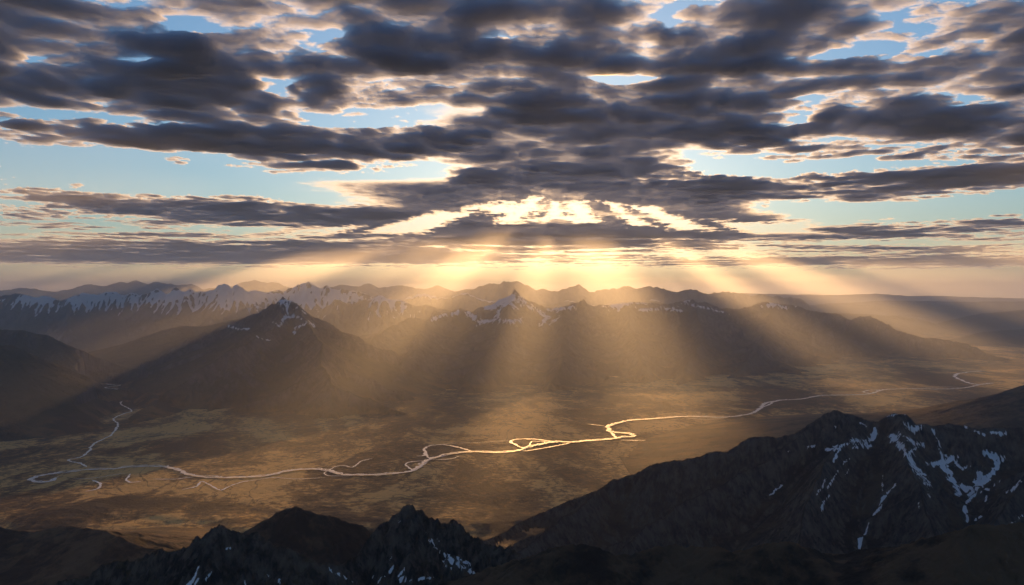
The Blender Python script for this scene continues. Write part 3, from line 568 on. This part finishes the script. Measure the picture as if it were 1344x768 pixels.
lump = fbm(Xs / 700, Ys / 700, 7, 91, .62, 2)
Tm = np.minimum(S_ * T * 330 * np.clip(1 + 1.3 * lump, .25, 2.2), 620 * S_)
top = CH + DECK + Tm * .72; bot = CH + DECK - Tm * .28
N = nr * nc; idx = np.arange(N).reshape(nr, nc); m = T > 0; bi = np.where(m, idx + N, idx)
V = np.concatenate([np.stack([X, Y, np.where(m, top, CH + DECK)], -1).reshape(-1, 3), np.stack([X, Y, bot], -1).reshape(-1, 3)])
fm = m[:-1, :-1] | m[1:, :-1] | m[:-1, 1:] | m[1:, 1:]
ft = grid_faces(idx)[fm]; fb = grid_faces(bi)[fm][:, ::-1]
# the same deck carried on overhead, to the sides and behind the viewpoint, more coarsely; unseen, its cover shaped to dim the skylight
def deck_sheet(R1, A1, seed):
    Rm, Am = np.meshgrid(R1, A1, indexing='ij'); x = Rm * np.sin(Am); y = Rm * np.cos(Am); q, r = Rm.shape
    t_ = np.clip(.02 + .8 * fbm(x / 12000, y / 12000, 4, seed) + .3 * fbm(x / 3000, y / 3000, 3, seed + 5), 0, 1)
    t_[0] = t_[-1] = 0; t_[:, 0] = t_[:, -1] = 0; t_ = t_ * 480
    ix = np.arange(q * r).reshape(q, r); mm = t_ > 0; bx = np.where(mm, ix + q * r, ix)
    vv = np.concatenate([np.stack([x, y, CH + DECK + 30 + t_ * .72], -1).reshape(-1, 3), np.stack([x, y, CH + DECK + 30 - t_ * .28], -1).reshape(-1, 3)])
    k_ = mm[:-1, :-1] | mm[1:, :-1] | mm[:-1, 1:] | mm[1:, 1:]
    return vv, np.concatenate([grid_faces(ix)[k_], grid_faces(bx)[k_][:, ::-1]])
r37 = math.radians(37.4)
V, Fc = join([(V, np.concatenate([ft, fb])), deck_sheet(np.linspace(200, 12600, 26), np.linspace(-r37, r37, 40), 301),
              deck_sheet(np.concatenate([np.linspace(200, 20000, 24), np.linspace(24000, 110000, 20)]), np.linspace(r37 + .01, 2 * math.pi - r37 - .01, 110), 311)])
V, Fc, _ = compact(V, Fc, {})
M_cloud = volmat('cloud', (.77, .84, .95), .0168 / S_, .55)
tag(mesh('clouds', V, Fc, M_cloud), 'broken dark cloud deck with bright gold edges around the hidden sun', 'clouds', 'stuff')
print('clouds', len(V), round(time.time() - T0, 1))

# ---------------------------------------------------------------- air
G_ = 262000.
def box(name, a, b, m):
    v = [(x, y, z) for z in (a[2], b[2]) for y in (a[1], b[1]) for x in (a[0], b[0])]
    return mesh(name, v, [(0, 2, 3, 1), (4, 5, 7, 6), (0, 1, 5, 4), (2, 6, 7, 3), (0, 4, 6, 2), (1, 3, 7, 5)], m, smooth=False)
HAZE = 2.0e-5
tag(box('haze', (-G_, -G_, -70), (G_, G_, CH + 1900), volmat('haze', (.77, .83, .98), HAZE, .66)), 'thin haze filling the air under the clouds', 'haze', 'stuff')

# ---------------------------------------------------------------- light and camera
w = bpy.data.worlds.new('World'); sc.world = w; w.use_nodes = True; nt = w.node_tree
sky = nt.nodes.new('ShaderNodeTexSky'); sky.sky_type = 'NISHITA'; sky.sun_disc = False
sky.sun_elevation = math.asin(SUN.z); sky.sun_rotation = math.atan2(SUN.x, SUN.y); sky.altitude = 1500; sky.dust_density = 1.2; sky.air_density = 1.35; sky.ozone_density = 4.2
nt.links.new(sky.outputs[0], nt.nodes['Background'].inputs[0]); nt.nodes['Background'].inputs[1].default_value = .095
l = bpy.data.lights.new('sun', 'SUN'); l.energy = 4.5; l.angle = math.radians(.5); l.color = (1, .51, .165)
lo = bpy.data.objects.new('sun', l); sc.collection.objects.link(lo); lo.rotation_euler = SUN.to_track_quat('Z', 'Y').to_euler(); lo.location = (0, 0, CH + 50)
cam = bpy.data.cameras.new('camera'); co = bpy.data.objects.new('camera', cam); sc.collection.objects.link(co); sc.camera = co
cam.sensor_width = 36; cam.lens = 36 * F / 1344; cam.clip_start = 1; cam.clip_end = 600000
co.location = (0, 0, CH); co.rotation_euler = (math.radians(90) + math.atan(2 / F), 0, 0)
c = sc.cycles; c.volume_bounces = 2; c.max_bounces = 6; c.diffuse_bounces = 2; c.glossy_bounces = 2; c.transparent_max_bounces = 48
c.use_denoising = True; c.sample_clamp_indirect = 6
vs = sc.view_settings; vs.view_transform = 'Standard'; vs.look = 'None'; vs.exposure = .64; vs.gamma = 1.0; vs.use_curve_mapping = False
print('script', round(time.time() - T0, 1))
